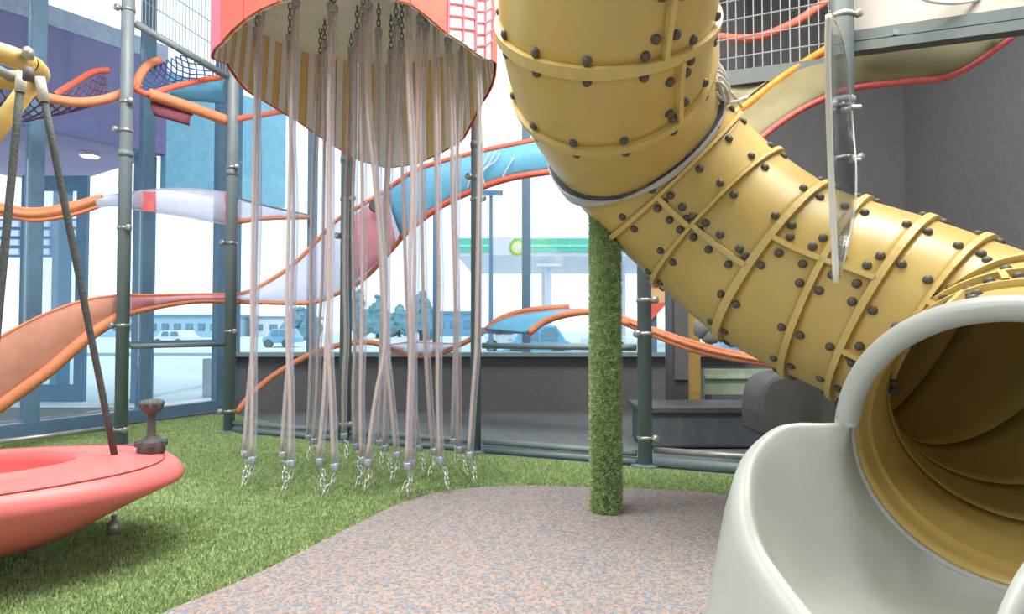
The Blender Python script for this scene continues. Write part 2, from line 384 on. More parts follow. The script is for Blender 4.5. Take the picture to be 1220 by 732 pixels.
# ------------------------------------------------------------------ yellow tube slide
TR = .445
def A3(px, py, Y): return at(px, py, Y)
path_pts = [Vector((.62, 1.55, 3.12)), Vector((.44, 2.2, 2.77)), at(722, 40, 2.72), at(757, 160, 3.3), at(835, 247, 3.38), at(930, 320, 3.2),
            at(1050, 370, 2.95), at(1165, 424, 2.68), at(1224, 475, 2.36), at(1208, 545, 1.95)]
NP = 200
path = spline(path_pts, NP)
seg = [0]
for a, b in zip(path, path[1:]): seg.append(seg[-1]+(b-a).length)
S = np.array(seg); PT = np.array(path); LEN = S[-1]
def pos(s): return Vector([np.interp(s, S, PT[:, i]) for i in range(3)])
def tan(s): return (pos(min(s+.03, LEN))-pos(max(s-.03, 0))).normalized()
NF = 400; FX = []; xx = None
for i in range(NF+1):                                            # rotation-minimising frames
    T_ = tan(LEN*i/NF)
    if xx is None: xx = T_.cross(Vector((0, 0, 1)))
    xx = (xx-T_*xx.dot(T_)).normalized(); FX.append(xx.copy())
def frame(s):
    T_ = tan(s); f = max(0, min(NF, s/LEN*NF)); k = min(int(f), NF-1); x_ = FX[k].lerp(FX[k+1], f-k)
    x_ = (x_-T_*x_.dot(T_)).normalized(); return T_, x_, T_.cross(x_)
def ring(s, r, n, a0=0, a1=2*PI, full=True):
    T_, x_, y_ = frame(s); c = pos(s); m = n if full else n+1
    return [c+(x_*math.cos(a0+(a1-a0)*k/n)+y_*math.sin(a0+(a1-a0)*k/n))*r for k in range(m)]
def s_near(p):                                                   # arc length closest to a point
    d = [((Vector(q)-p).length, i) for i, q in enumerate(PT)]; return S[min(d)[1]]
slide = thing('tube_slide', 'large yellow bolted tube slide bending down to its grey exit bowl', 'slide', (1.5, 2.0, .0125))
sc = s_near(path_pts[3])                                        # collar
PXY = []
for q in PT:
    q = Vector(q)-Vector((0, 0, 1)); cc, ss = math.cos(PITCH), math.sin(PITCH); dep = q.y*cc+q.z*ss
    PXY.append((610+FPX*q.x/dep, 366-FPX*(-q.y*ss+q.z*cc)/dep))
def s_px(px, py, lo=.3): return min((math.hypot(a_-px, b_-py), S[i]) for i, (a_, b_) in enumerate(PXY) if S[i] > lo)[1]
su2, su3 = s_px(720, 20), s_px(733, 78)
FIN = [su2-.84, su2-.56, su2-.28, su2, su3] + [s_px(*q) for q in ((797, 216), (852, 262), (921, 314), (988, 345))]
s4 = FIN[-1]; FIN += [s4+.26, s4+.48, s4+.70, s4+.92, s4+1.14]
FIN = [q for q in FIN if .05 < q < LEN-.15]
cuts = sorted([0]+FIN+[sc, LEN-.02])
for a, b in zip(cuts, cuts[1:]):
    n = max(3, int((b-a)/.05)+1)
    MB().grid([ring(a+(b-a)*i/n, TR, 56) for i in range(n+1)], True).build('tube_segment', M_yellow, slide, True, solid=.012)
bolt_me = mesh_of(MB().lathe([(.02, 0), (.02, .006), (.017, .018), (.009, .023), (.002, .024)], (0, 0, 0), n=9), 'bolt', mat('dark_bolt', (92, 86, 78), .5, var=.15))
bolts = []
CAMP = Vector((0, 0, 1))
def put_bolt(p, nrm):
    vis = (CAMP-p).normalized().dot(nrm); bolts.append((vis, p, nrm))
for s in FIN:
    n = 56; h = .03; t2 = .015
    rows = [ring(s-t2, TR-.004, n), ring(s-t2, TR+h, n), ring(s+t2, TR+h, n), ring(s+t2, TR-.004, n), ring(s-t2, TR-.004, n)]
    MB().grid(rows, True).build('ring_flange', M_fin, slide, False)
    T_, x_, y_ = frame(s); c = pos(s); off = rng.uniform(0, .3)
    for k in range(13):
        a = off+2*PI*k/13; nr = x_*math.cos(a)+y_*math.sin(a)
        for sg in (-1, 1): put_bolt(c+nr*TR+T_*sg*.042, nr)
# seam flanges: short raised ribs along the axis, staggered
def s_ang(s, px, py):                                            # angle on the ring at s whose pixel is nearest
    T_, x_, y_ = frame(s); c = pos(s); best = None
    for k in range(180):
        a = 2*PI*k/180; nr = x_*math.cos(a)+y_*math.sin(a); p = c+nr*TR
        if (CAMP-p).dot(nr) < 0: continue
        q = p-CAMP; cc, ss = math.cos(PITCH), math.sin(PITCH); dep = q.y*cc+q.z*ss; up = -q.y*ss+q.z*cc
        d = math.hypot(610+FPX*q.x/dep-px, 366-FPX*up/dep-py)
        if best is None or d < best[0]: best = (d, a)
    return best[1] if best else 0
def seam(sa, sb, a):
    n = max(3, int((sb-sa)/.04)); rows = []
    for i in range(n+1):
        s = sa+(sb-sa)*i/n; T_, x_, y_ = frame(s); c = pos(s); nr = x_*math.cos(a)+y_*math.sin(a); tg = T_.cross(nr)
        rows.append([c+nr*(TR-.004)-tg*.011, c+nr*(TR+.034)-tg*.011, c+nr*(TR+.034)+tg*.011, c+nr*(TR-.004)+tg*.011])
    MB().grid(rows, True).build('seam_flange', M_fin, slide)
    m = max(2, int((sb-sa)/.1))
    for i in range(m):
        s = sa+(sb-sa)*(i+.5)/m; T_, x_, y_ = frame(s); c = pos(s); nr = x_*math.cos(a)+y_*math.sin(a); tg = T_.cross(nr)
        for sg in (-1, 1): put_bolt(c+nr*TR+tg*sg*.042, (nr+tg*sg*.08).normalized())
SEAM_PX = {0: (800, -60), 1: (800, -40), 2: (790, -20), 3: (764, 50), 4: (742, 128), 6: (815, 264), 7: (868, 302), 8: (956, 304), 9: (1003, 320), 10: (1012, 417)}
si = -1
for a, b in zip(cuts, cuts[1:]):
    if b-a < .1: continue
    m = (a+b)/2; k = sum(1 for f in FIN if f <= a+.001)-1
    if abs(a-sc) < .01 or abs(b-sc) < .01 or a == 0: continue
    k2 = FIN.index(a) if a in FIN else 0
    key = k2 if k2 < 4 else k2+1
    if key in SEAM_PX: ang = s_ang(m, *SEAM_PX[key])
    else:
        T_, x_, y_ = frame(m); tocam = CAMP-pos(m); ang = math.atan2(tocam.dot(y_), tocam.dot(x_))+(.7 if k2 % 2 else -.2)
    seam(a+.012, b-.012, ang); seam(a+.012, b-.012, ang+PI)
bolts.sort(key=lambda t: -t[0]/((t[1]-CAMP).length))
vis = [t for t in bolts if t[0] > -.12][:296]; rest = bolts[len(vis):] if len(vis) == 296 else [t for t in bolts if t[0] <= -.12]
for v_, p, nr in vis: inst('bolt', bolt_me, orient(p, nr), slide)
mb = MB()
for v_, p, nr in rest: mb.lathe([(.02, 0), (.017, .018), (.005, .024)], p, nr, 6)
mb.build('bolt_row', bolt_me.materials[0], slide, True)['kind'] = 'stuff'
# collar joint
def collar(name, s0, s1, r, m):
    MB().grid([ring(s0, TR, 56), ring(s0, r, 56), ring(s1, r, 56), ring(s1, TR, 56)], True).build(name, m, slide, False)
collar('collar_edge', sc-.065, sc-.05, TR+.03, M_navy); collar('collar_band', sc-.05, sc+.05, TR+.04, M_band); collar('collar_edge', sc+.05, sc+.06, TR+.034, M_navy)
MB().grid([ring(.01, TR-.005, 40), ring(.01, .02, 40)], True).build('light_stop', M_dark, slide, solid=.02)  # unseen dark disc, added to keep lamp light out of the upper tube end
mb = MB()
T_, x_, y_ = frame(sc)
# white cord lashing on the right of the collar
for j in range(7):
    a = s_ang(sc, 848, 112)+(j-3)*.09; c = pos(sc)
    pts = []
    for i in range(13):
        b = 2*PI*i/12; nr = x_*math.cos(a)+y_*math.sin(a)
        pts.append(c+nr*(TR+.03+.03*math.cos(b))+T_*(.07*math.sin(b)-.06))
    mb.tube(pts, .008, 6, False)
for pts in ([(846, 84, 2.95), (856, 100, 2.95), (862, 118, 3.0), (858, 132, 3.05)], [(838, 90, 2.92), (850, 108, 2.94), (868, 122, 3.05), (890, 116, 3.2)], [(852, 92, 2.96), (848, 112, 2.95), (862, 130, 3.05), (880, 140, 3.15)], [(840, 100, 2.93), (858, 106, 2.98), (872, 112, 3.08), (884, 128, 3.15)]):
    mb.tube([at(*p) for p in spline(pts, 14)], .009, 6)
mb.build('cord_lashing', M_cord, slide, True)
# exit rim and bowl
E_ = pos(LEN); ed = tan(LEN); 
T_, x_, y_ = frame(LEN)
rv = [(x_*math.cos(q)+y_*math.sin(q)) for q in [2*PI*k/288 for k in range(288)]]
k0 = [k for k in range(288) if rv[k].z < .12 and rv[(k+1) % 288].z >= .12][0]
up = []
while rv[(k0+len(up)+1) % 288].z >= .12: up.append(rv[(k0+len(up)+1) % 288])
dn = [rv[(k0+len(up)+j) % 288] for j in range(288-len(up)+2)]
rows = [[E_+v*(TR+.018+.04*math.cos(b))+T_*.05*math.sin(b) for b in [2*PI*k/16 for k in range(16)]] for v in up[::2]+[up[-1]]]
mb = MB().grid(rows, True); mb.f.append(tuple(range(16))); mb.f.append(tuple((len(rows)-1)*16+k for k in range(15, -1, -1)))
mb.build('exit_rim', M_grey, slide, True)
MB().grid([[E_+v*(TR+.012)-T_*.34 for v in dn[::2]], [E_+v*(TR+.014)-T_*.004 for v in dn[::2]]]).build('exit_sleeve', M_grey, slide, True, solid=.01)
MB().tube([E_+v*(TR+.004) for v in dn[::2]], .012, 8).build('exit_lip', M_grey, slide, True)
MB().grid([ring(LEN-.13, TR-.004, 72), ring(LEN-.13, TR-.022, 72), ring(LEN-.3, TR-.022, 72), ring(LEN-.3, TR-.004, 72)], True).build('inner_joint', M_yellow, slide, False)
# bowl: polar loft about a centre
BC = Vector((1.2, 1.8, 0))
lip = [(2.1, 1.85, .66), (1.62, 2.28, .68), (1.32, 2.26, .665), (1.09, 2.2, .663), (.93, 2.19, .655), (.8, 2.12, .57), (.735, 2.0, .46), (.725, 1.9, .367), (.75, 1.8, .30), (.795, 1.68, .23),
       (.86, 1.5, .15), (.93, 1.33, .25), (.985, 1.33, .375), (1.16, 1.43, .5), (1.45, 1.5, .6), (1.9, 1.55, .66)]
P = [Vector(p) for p in lip]; P = P+P[:3]
lipc = []
for i in range(16):
    a, b, c, d = (P[(i-1) % 16], P[i], P[i+1], P[i+2])
    for j in range(6):
        t = j/6; lipc.append(.5*((2*b)+(c-a)*t+(2*a-5*b+4*c-d)*t*t+(3*b-a-3*c+d)*t**3))
rows = []
def bowl_row(fn): rows.append([fn(p) for p in lipc])
fz = .12
def rad(p, f, z): return Vector((BC.x+(p.x-BC.x)*f, BC.y+(p.y-BC.y)*f, z))
def rout(p, d, z):
    r = Vector((p.x-BC.x, p.y-BC.y)); r2 = r*(1+d/r.length); return Vector((BC.x+r2.x, BC.y+r2.y, z))
for f, q in ((.02, 0), (.3, 0), (.5, .02), (.62, .07), (.72, .18), (.8, .34), (.87, .54), (.92, .74), (.955, .89), (.98, .97)):
    bowl_row(lambda p, f=f, q=q: rad(p, f, fz+(p.z-fz)*q))
for d, dz in ((0, 0), (.025, -.006), (.045, -.024), (.056, -.05)): bowl_row(lambda p, d=d, dz=dz: rout(p, d, p.z+dz))
for d, q in ((.1, .8), (.125, .55), (.155, .28), (.175, .08), (.18, 0)):
    bowl_row(lambda p, d=d, q=q: rout(p, d*(.55+.5*p.z), .0125+(p.z-.06)*q))
mb = MB().grid(rows, True); nn = len(lipc)
mb.f.append(tuple(range(nn))); mb.f.append(tuple((len(rows)-1)*nn+k for k in range(nn-1, -1, -1)))
bowl = mb.build('exit_bowl', M_grey, slide, True)
# hole for the tube through the back of the bowl
cut = MB().tube([E_-ed*(.9), E_-ed*.45, E_+ed*.2], TR+.002, 56).build('cutter', M_grey)
q = bowl.modifiers.new('b', 'BOOLEAN'); q.operation = 'DIFFERENCE'; q.solver = 'EXACT'; q.object = cut
bpy.context.view_layer.update(); dg = bpy.context.evaluated_depsgraph_get()
nm = bpy.data.meshes.new_from_object(bowl.evaluated_get(dg)); bowl.modifiers.clear(); bowl.data = nm; nm.name = 'exit_bowl'
bpy.data.objects.remove(cut)
for p in nm.polygons: p.use_smooth = True

# ------------------------------------------------------------------ jellyfish with hanging hoses
JC = Vector((-1.005, 4.2, 0)); JR = .89
rz = [(0, 2.74), (30, 2.62), (45, 2.42), (60, 2.35), (75, 2.285), (90, 2.26), (105, 2.32), (120, 2.44), (135, 2.557), (150, 2.62), (165, 2.65), (180, 2.74), (205, 2.62), (225, 2.6), (250, 2.7), (270, 2.75), (300, 2.75), (315, 2.65), (335, 2.62), (360, 2.74)]
def rimz(a): return float(np.interp(math.degrees(a) % 360, [p[0] for p in rz], [p[1] for p in rz]))
def jp(a, r, z): return Vector((JC.x+r*math.cos(a), JC.y+r*math.sin(a), z))
DZ = 3.08
jelly = thing('jellyfish_canopy', 'red jellyfish canopy with striped beige lining hung from the ceiling', 'canopy', (JC.x, JC.y, 2.26))
MB().lathe([(.84, 0), (.84, .03)], (JC.x, JC.y, DZ), n=64).build('canopy_disc', M_beige, jelly)
NS = 96
for k in range(NS):
    a0, a1 = 2*PI*k/NS, 2*PI*(k+1)/NS; st = (k % 2 == 1); g = .002
    top = .842; rows = []
    for i in range(6):
        f = i/5; r = top+(JR-.012-top)*f
        rows.append([jp(a, r+(.004 if st else 0), (DZ+.02)*(1-f)+rimz(a)*f) for a in (a0+g, (a0+a1)/2, a1-g)])
    MB().grid(rows).build('skirt_strip', M_stripe if st else M_beige, jelly, False, solid=.006)
NO = 24; M_pink2 = mat('coral_panel', (246, 134, 104), .5, var=.05)
for k in range(NO):
    a0, a1 = 2*PI*k/NO+.004, 2*PI*(k+1)/NO-.004; deg = math.degrees((a0+a1)/2)
    m_ = M_pink if k in (12, 13, 14) else (M_white if k in (21, 22) else (M_pink2 if k == 23 else M_red))
    rows = [[jp(a, JR+.012, rimz(a)-.002), jp(a, JR+.016, 3.0), jp(a, JR-.02, 3.25), jp(a, .7, 3.5), jp(a, .35, 3.66)] for a in (a0, (a0+a1)/2, a1)]
    o = MB().grid(rows).build('outer_panel', m_, jelly, False, solid=.006)
    if k in (21, 22):
        mb = MB()
        for j in range(3):
            a = a0+(a1-a0)*j/2; mb.tube([jp(a, JR+.022, rimz(a)+.0), jp(a, JR+.024, 3.0)], .0065, 5)
        for j in range(6):
            z = .03+j*.07; mb.tube([jp(a, JR+.022, rimz(a)+z+(a-a0)*.35) for a in (a0, (a0+a1)/2, a1)], .0065, 5)
        mb.build('lattice', M_pink, o)
MB().lathe([(.36, 3.64), (.3, 3.72), (.05, 3.75), (.03, 5.49)], (JC.x, JC.y, 0)).build('hanger', M_steel, jelly)
link_mb = MB(); lp = []
for k in range(13):
    a = 2*PI*k/12; lp.append((.011*math.cos(a), 0, .017*math.sin(a)+(.006 if math.sin(a) > 0 else -.006)))
link_mb.tube(lp, .0042, 5, False); link_me = mesh_of(link_mb, 'chain_link', M_chain)
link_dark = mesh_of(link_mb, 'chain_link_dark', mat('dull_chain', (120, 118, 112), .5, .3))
fer_me = mesh_of(MB().lathe([(.022, 0), (.025, .006), (.025, .038), (.022, .043)], (0, 0, 0), n=14), 'ferrule', mat('ferrule_metal', (186, 192, 204), .3, .5))
HOSES = [  # top x, bottom x, bottom y of the ferrule, chain drop sideways (px), top gap
    (302, 292, 540, 4), (307, 301, 547, -8), (342, 337, 541, 6), (349, 347, 551, -6), (379, 368, 520, 3), (384, 375, 524, 10),
    (391, 381, 549, 8), (395, 399, 555, -10), (416, 410, 518, 6), (423, 424, 530, 8), (430, 432, 547, -4), (437, 439, 550, 0), (449, 473, 541, -4),
    (464, 452, 526, 5), (470, 459, 532, 10), (484, 486, 554, 4), (499, 491, 551, -9), (477, 499, 532, 10), (506, 517, 536, -4), (518, 525, 547, 12),
    (533, 547, 534, 12), (551, 540, 524, 6), (567, 560, 541, 9)]
def ordinal(i): return ['first', 'second', 'third', 'fourth', 'fifth', 'sixth', 'seventh', 'eighth', 'ninth', 'tenth', 'eleventh', 'twelfth', 'thirteenth', 'fourteenth', 'fifteenth', 'sixteenth', 'seventeenth', 'eighteenth', 'nineteenth', 'twentieth', 'twenty-first', 'twenty-second', 'twenty-third'][i]
order = sorted(range(len(HOSES)), key=lambda i: HOSES[i][1]); rank = {h: i for i, h in enumerate(order)}
for i, (tx, bx, by, cdx) in enumerate(HOSES):
    Y = .8*FPX/(by-387); B = at(bx, by, Y); ty = Y+(.12 if Y < 4 else -.15)
    dn = math.hypot((tx-610)/FPX*ty-JC.x, ty-JC.y)
    X = (tx-610)/FPX*ty
    if dn > .8:
        ty = JC.y+(ty-JC.y)*.75; X = (tx-610)/FPX*ty
    gap = random.uniform(.12, .3); T = Vector((X, ty, DZ-gap))
    r = rank[i]; lab = ('leftmost' if r == 0 else 'rightmost' if r == len(HOSES)-1 else ordinal(r)+' from the left')+' hanging clear hose with tan core, counted by lower ends'
    h = thing('hanging_hose', lab, 'hose', (B.x, B.y, .03), 'clear hoses hanging under the jellyfish canopy')
    rnd = random.Random(i)
    d = Vector((rnd.uniform(-.03, .03), rnd.uniform(-.02, .02), 0))
    if i == 11: d = Vector()
    ctrl = []
    for f in (0, .2, .4, .6, .75, .87, 1):
        g = .25*f+.75*f**3.2; q = T.lerp(B, g); q.z = T.z+(B.z-T.z)*f
        ctrl.append(q+d*math.sin(PI*f)*1.3+Vector((rnd.uniform(-.008, .008), 0, 0))*(0 < f < 1))
    if i == 11:
        for j, v_ in ((2, .05), (3, .1), (4, .115), (5, .05)): ctrl[j].x += v_
    cv = spline(ctrl, 26)
    MB().tube(cv, .0215, 12).build('hose_tube', M_hose, h, True)
    MB().tube([p+Vector((-.006, -.006, 0)) for p in cv], .009, 8).build('core_rope', M_core, h, True)
    inst('ferrule', fer_me, orient(cv[-1]+(cv[-2]-cv[-1]).normalized()*-.03, cv[-2]-cv[-1]), h)
    inst('ferrule', fer_me, orient(cv[0]+(cv[0]-cv[1]).normalized()*.03, cv[1]-cv[0]), h)
    nl = max(2, int(gap/.036)); p0 = T+Vector((0, 0, .01)); p1 = Vector((T.x, T.y, DZ))
    for j in range(nl):
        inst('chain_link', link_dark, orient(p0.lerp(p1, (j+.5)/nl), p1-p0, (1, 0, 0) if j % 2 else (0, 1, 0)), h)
    q0 = cv[-1]-Vector((0, 0, .03)); q1 = Vector((B.x+cdx/FPX*Y, B.y-.04, .045)); nl = 5
    for j in range(nl):
        f = (j+.5)/nl; p = q0.lerp(q1, f); p.x += math.sin(f*PI*1.5)*.012
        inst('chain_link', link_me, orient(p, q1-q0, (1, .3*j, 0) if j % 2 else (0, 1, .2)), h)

# ------------------------------------------------------------------ red swing boat
BA = Vector((.86, .51, 0)).normalized(); BS = Vector((BA.y, -BA.x, 0))   # long axis, near side
TIP = at(219, 556, 3.0); LB, WB = 1.15, .60; BCN = Vector((TIP.x, TIP.y, 0))-BA*LB
boat = thing('swing_boat', 'red plastic swing boat hanging low over the turf', 'swing', (BCN.x, BCN.y, .06))
def bpt(u, sx, z):                                               # u along, sx across
    return BCN+BA*u+BS*sx+Vector((0, 0, z))
def plan(phi, f=1, e=.8):
    c, s = math.cos(phi), math.sin(phi)
    return (math.copysign(abs(c)**.88, c)*LB*f, math.copysign(abs(s)**e, s)*WB*f)
NPH = 72
def brow(fl, fw, z, ztip=0):
    r = []
    for k in range(NPH):
        u, v = plan(2*PI*k/NPH); r.append(bpt(u*fl, v*fw, z+ztip*abs(u/LB)**3))
    return r
rows = [brow(.05, .05, .08, 0), brow(.5, .45, .09, 0), brow(.68, .64, .12, .03), brow(.8, .78, .165, .06), brow(.9, .88, .22, .06), brow(.965, .95, .275, .03), brow(.998, .99, .318, 0), brow(1, 1, .338, 0), brow(.985, .985, .365, 0), brow(.955, .95, .392, 0), brow(.91, .9, .405, 0)]
MB().grid(rows, True).build('hull', M_kayak, boat, True)
def cock(f, z): return [bpt(*[c for c in plan(2*PI*k/NPH)], z) if False else bpt(plan(2*PI*k/NPH)[0]*.66*f+.0, plan(2*PI*k/NPH)[1]*.56*f-.03, z) for k in range(NPH)]
mid = [a.lerp(b, .5)+Vector((0, 0, .006)) for a, b in zip(brow(.91, .9, .405), cock(1.06, .41))]
MB().grid([brow(.91, .9, .405), mid, cock(1.06, .412), cock(1.03, .428), cock(1.0, .43), cock(.97, .42), cock(.96, .37), cock(.93, .25), cock(.8, .17), cock(.1, .16)], True).build('deck', M_kayak, boat, True)
MB().tube([p+Vector((0, 0, .003)) for p in brow(.93, .92, .4)]+[brow(.93, .92, .403)[0]], .0035, 5, False).build('seam_bead', M_seam, boat, True)
MB().box(bpt(.25, -.05, .22), (.16, .5, .1), math.atan2(BA.y, BA.x)).build('seat', M_kayak2, boat, bevel=.02)
# joystick pedestal on the bow
jb = gnd(180, 541, .40)
p = MB().lathe([(.056, 0), (.06, .015), (.058, .055), (.05, .066), (.03, .075), (.02, .09), (.017, .17), (.022, .19)], jb+Vector((0, 0, .0)), n=20).build('control_stick', M_black, boat, True)
MB().lathe([(.02, 0), (.04, .012), (.05, .03), (.05, .05), (.036, .066), (.01, .07)], jb+Vector((0, 0, .185)), n=18).build('knob', M_black, boat, True)
for k in range(8):
    a = 2*PI*k/8; MB().lathe([(.014, -.01), (.016, .0), (.01, .012)], jb+Vector((.04*math.cos(a), .04*math.sin(a), .235)), n=8).build('knob_grip', M_black, boat, True)
for k in range(6):
    a = 2*PI*k/6; MB().box(jb+Vector((.06*math.cos(a), .06*math.sin(a), .05)), (.02, .03, .02), a).build('lug', M_black, boat)
u = MB().lathe([(.03, -.03), (.03, .02), (.012, .03), (.012, .05)], bpt(.6, .12, .1)*0+at(136, 628, 2.82), n=12).build('keel_bolt', M_clamp, boat, True)
# suspension ring and ropes
RC = at(-18, 76, 2.62)
ringo = thing('swing_ring', 'yellow padded ring from which the red boat hangs', 'ring', tuple(RC))
MB().tube([RC+Vector((.18*math.cos(a), .18*math.sin(a), 0)) for a in [2*PI*k/40 for k in range(41)]], .042, 14, False).build('ring_tube', M_yellow, ringo, True)
c = at(33, 64, 2.55); MB().lathe([(.022, -.02), (.022, .01), (.014, .024), (.003, .028)], c, n=12).build('cap_nut', M_clamp, ringo, True)
c = at(34, 87, 2.5); MB().lathe([(.02, -.03), (.02, .02)], c, n=8).build('bolt', M_black, ringo, True)
c = RC+Vector((0, 0, 0))
MB().tube([c+Vector((0, -.19, 0)), c+Vector((0, .19, 0))], .022, 8).build('cross_bar', M_steel, ringo, True)
MB().tube([c, Vector((c.x, c.y, 5.49))], .02, 8).build('hanger_rod', M_steel, ringo, True)
ro = [(at(25, 88, 2.6), bpt(.2, -.48, .43), 'dark rope from the yellow ring to the left part of the red boat', 24),
      (at(47, 92, 2.62), gnd(137, 544, .405), 'dark rope from the yellow ring to the bow deck of the red boat', 20)]
B2 = at(-20, 480, 2.45); ro[0] = (at(26, 86, 2.55), at(-14, 500, 2.5), ro[0][2], 1)
for a, b, lab, _ in ro:
    b = Vector((b.x, b.y, .40)) if b.z < .62 else b
    t = thing('swing_rope', lab, 'rope', tuple(b), 'ropes of the red boat')
    s1 = a.lerp(b, .06)
    MB().tube([a, s1], .02, 10).build('rope_sleeve', M_cord, t, True)
    MB().tube([s1]+[s1.lerp(b, k/8) for k in range(1, 9)], .0145, 10).build('rope', M_rope, t, True)
a, b = at(38, 98, 2.75), at(-40, 205, 2.75)
t = thing('swing_strut', 'pale yellow padded rope slanting down left from the yellow ring', 'rope', tuple(b))
MB().tube([a, a.lerp(b, .5), b], .036, 12).build('padded_rope', mat('pale_yellow_sleeve', (212, 184, 110), .6), t, True)

# ------------------------------------------------------------------ ribbons of the suspended trail
def ribbon(name, label, top, bot, film, n=30, r=(.022, .026), m=M_orange, group='ribbon bridges of the trail', cat='ribbon bridge', em=None):
    """top and bottom edge curves (px, py, depth); a film between two padded edges"""
    tp = [at(*p) for p in spline(top, n)]; bp = [at(*p) for p in spline(bot, n)]
    lo = min(tp+bp, key=lambda p: p.z); t = thing(name, label, cat, (lo.x, lo.y, lo.z), group)
    rows = [[a.lerp(b, k/6)+Vector((0, -.05*math.sin(PI*k/6), 0)) for k in range(7)] for a, b in zip(tp, bp)]
    MB().grid(rows).build('film', film, t, True, solid=.006)
    if r[0]: MB().tube(tp, r[0], 10).build('padded_edge', em or m, t, True)
    if r[1]: MB().tube(bp, r[1], 10).build('padded_edge', m, t, True)
    return t
ribbon('ribbon_bridge', 'broad brown curved ribbon with orange edge at the left behind the ropes',
       [(-30, 418, 4.75), (0, 402, 4.85), (50, 376, 5.0), (100, 358, 5.2), (142, 352, 5.4)], [(-30, 506, 4.75), (0, 484, 4.85), (55, 444, 5.0), (105, 401, 5.2), (142, 377, 5.4)], M_brown, r=(.012, .05))
ribbon('ribbon_bridge', 'narrow pink twisting ribbon between the two left posts',
       [(142, 352, 5.4), (190, 352, 5.7), (235, 351, 6.0), (285, 351, 6.3)], [(142, 377, 5.4), (185, 366, 5.7), (235, 359, 6.0), (285, 360, 6.3)], M_pinkfilm, r=(.014, .026))
ribbon('ribbon_bridge', 'lilac and pink ribbon sweeping up behind the hoses with orange edges',
       [(285, 351, 6.3), (305, 344, 6.4), (345, 319, 6.5), (375, 290, 6.5), (402, 262, 6.4), (432, 244, 6.3), (460, 227, 6.25)],
       [(285, 360, 6.3), (320, 361, 6.4), (370, 361, 6.5), (402, 350, 6.5), (432, 334, 6.4), (465, 300, 6.3), (484, 276, 6.25)], M_lilac, r=(.022, .022))
ribbon('ribbon_bridge', 'small rose ribbon section between lilac and blue film behind the hoses',
       [(415, 262, 6.28), (432, 250, 6.22), (462, 232, 6.2)], [(415, 338, 6.3), (440, 322, 6.25), (472, 288, 6.2)], M_pinkfilm, n=14, r=(0, 0))
br = ribbon('ribbon_bridge', 'bright blue ribbon with orange red edges left of the yellow tube',
       [(460, 227, 6.25), (492, 205, 6.1), (525, 193, 6.0), (575, 180, 5.9), (640, 167, 5.75), (665, 164, 5.7)], [(478, 283, 6.25), (492, 270, 6.1), (525, 246, 6.0), (565, 227, 5.9), (610, 212, 5.8), (668, 203, 5.7)], M_bluefilm, r=(.026, .03), m=M_redorange)
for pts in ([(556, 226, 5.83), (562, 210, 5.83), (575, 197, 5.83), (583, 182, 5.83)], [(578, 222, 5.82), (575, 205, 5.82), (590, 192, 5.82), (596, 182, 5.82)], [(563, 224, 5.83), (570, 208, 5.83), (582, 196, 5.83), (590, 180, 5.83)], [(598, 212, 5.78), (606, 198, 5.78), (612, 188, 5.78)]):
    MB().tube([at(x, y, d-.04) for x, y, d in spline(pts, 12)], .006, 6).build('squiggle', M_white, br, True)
MB().lathe([(.055, -.02), (.06, 0), (.055, .02)], at(447, 246, 6.1), (.3, -1, .2), 16).build('dark_patch', M_black, br)
# mid level ribbon
def cord(name, label, pts, r, m, n=24, group='padded edges of the trail', cat='padded edge', parent=None):
    P_ = [at(*p) for p in spline(pts, n)]
    o = MB().tube(P_, r, 10).build(name, m, parent, True)
    if not parent: tag(o, label, cat, group)
    return o
ribbon('ribbon_bridge', 'orange padded sling at mid height behind the boat ropes at the left',
       [(-30, 238, 4.9), (0, 244, 5.0), (40, 250, 5.1), (85, 243, 5.2), (122, 233, 5.3)], [(-30, 248, 4.9), (0, 255, 5.0), (42, 262, 5.1), (85, 256, 5.2), (116, 246, 5.3)], M_orange, r=(.018, .02))
ribbon('ribbon_bridge', 'pale lilac sling panel just left of the boat post', [(122, 233, 5.3), (135, 232, 5.4), (160, 229, 5.6)], [(114, 248, 5.3), (135, 245, 5.4), (160, 249, 5.6)], M_lilac, n=12, r=(.006, .006), m=M_lilac)
rb = ribbon('ribbon_bridge', 'wide pale lilac panel with red ends between the two left posts', [(160, 229, 5.7), (185, 226, 5.9), (225, 225, 6.1), (275, 230, 6.3)], [(160, 250, 5.7), (185, 253, 5.9), (225, 259, 6.1), (275, 269, 6.3)], M_lilac, r=(.008, .008), m=M_lilac)
for x0, x1, y0, y1, d in ((166, 185, 229, 252, 5.78), (268, 277, 231, 268, 6.24)):
    MB().add([at(x0, y0, d), at(x1, y0, d), at(x1, y1, d), at(x0, y1, d)], [(0, 1, 2, 3)]).build('red_end', mat('rose_end', (232, 120, 122), .6), rb, solid=.01)
ribbon('ribbon_bridge', 'thin lilac sling with orange lower edge behind the first hoses', [(285, 237, 6.4), (320, 246, 6.9), (370, 257, 7.6)], [(285, 264, 6.2), (320, 260, 6.9), (370, 259, 7.6)], M_lilac, n=12, r=(.012, .026), em=M_steel)
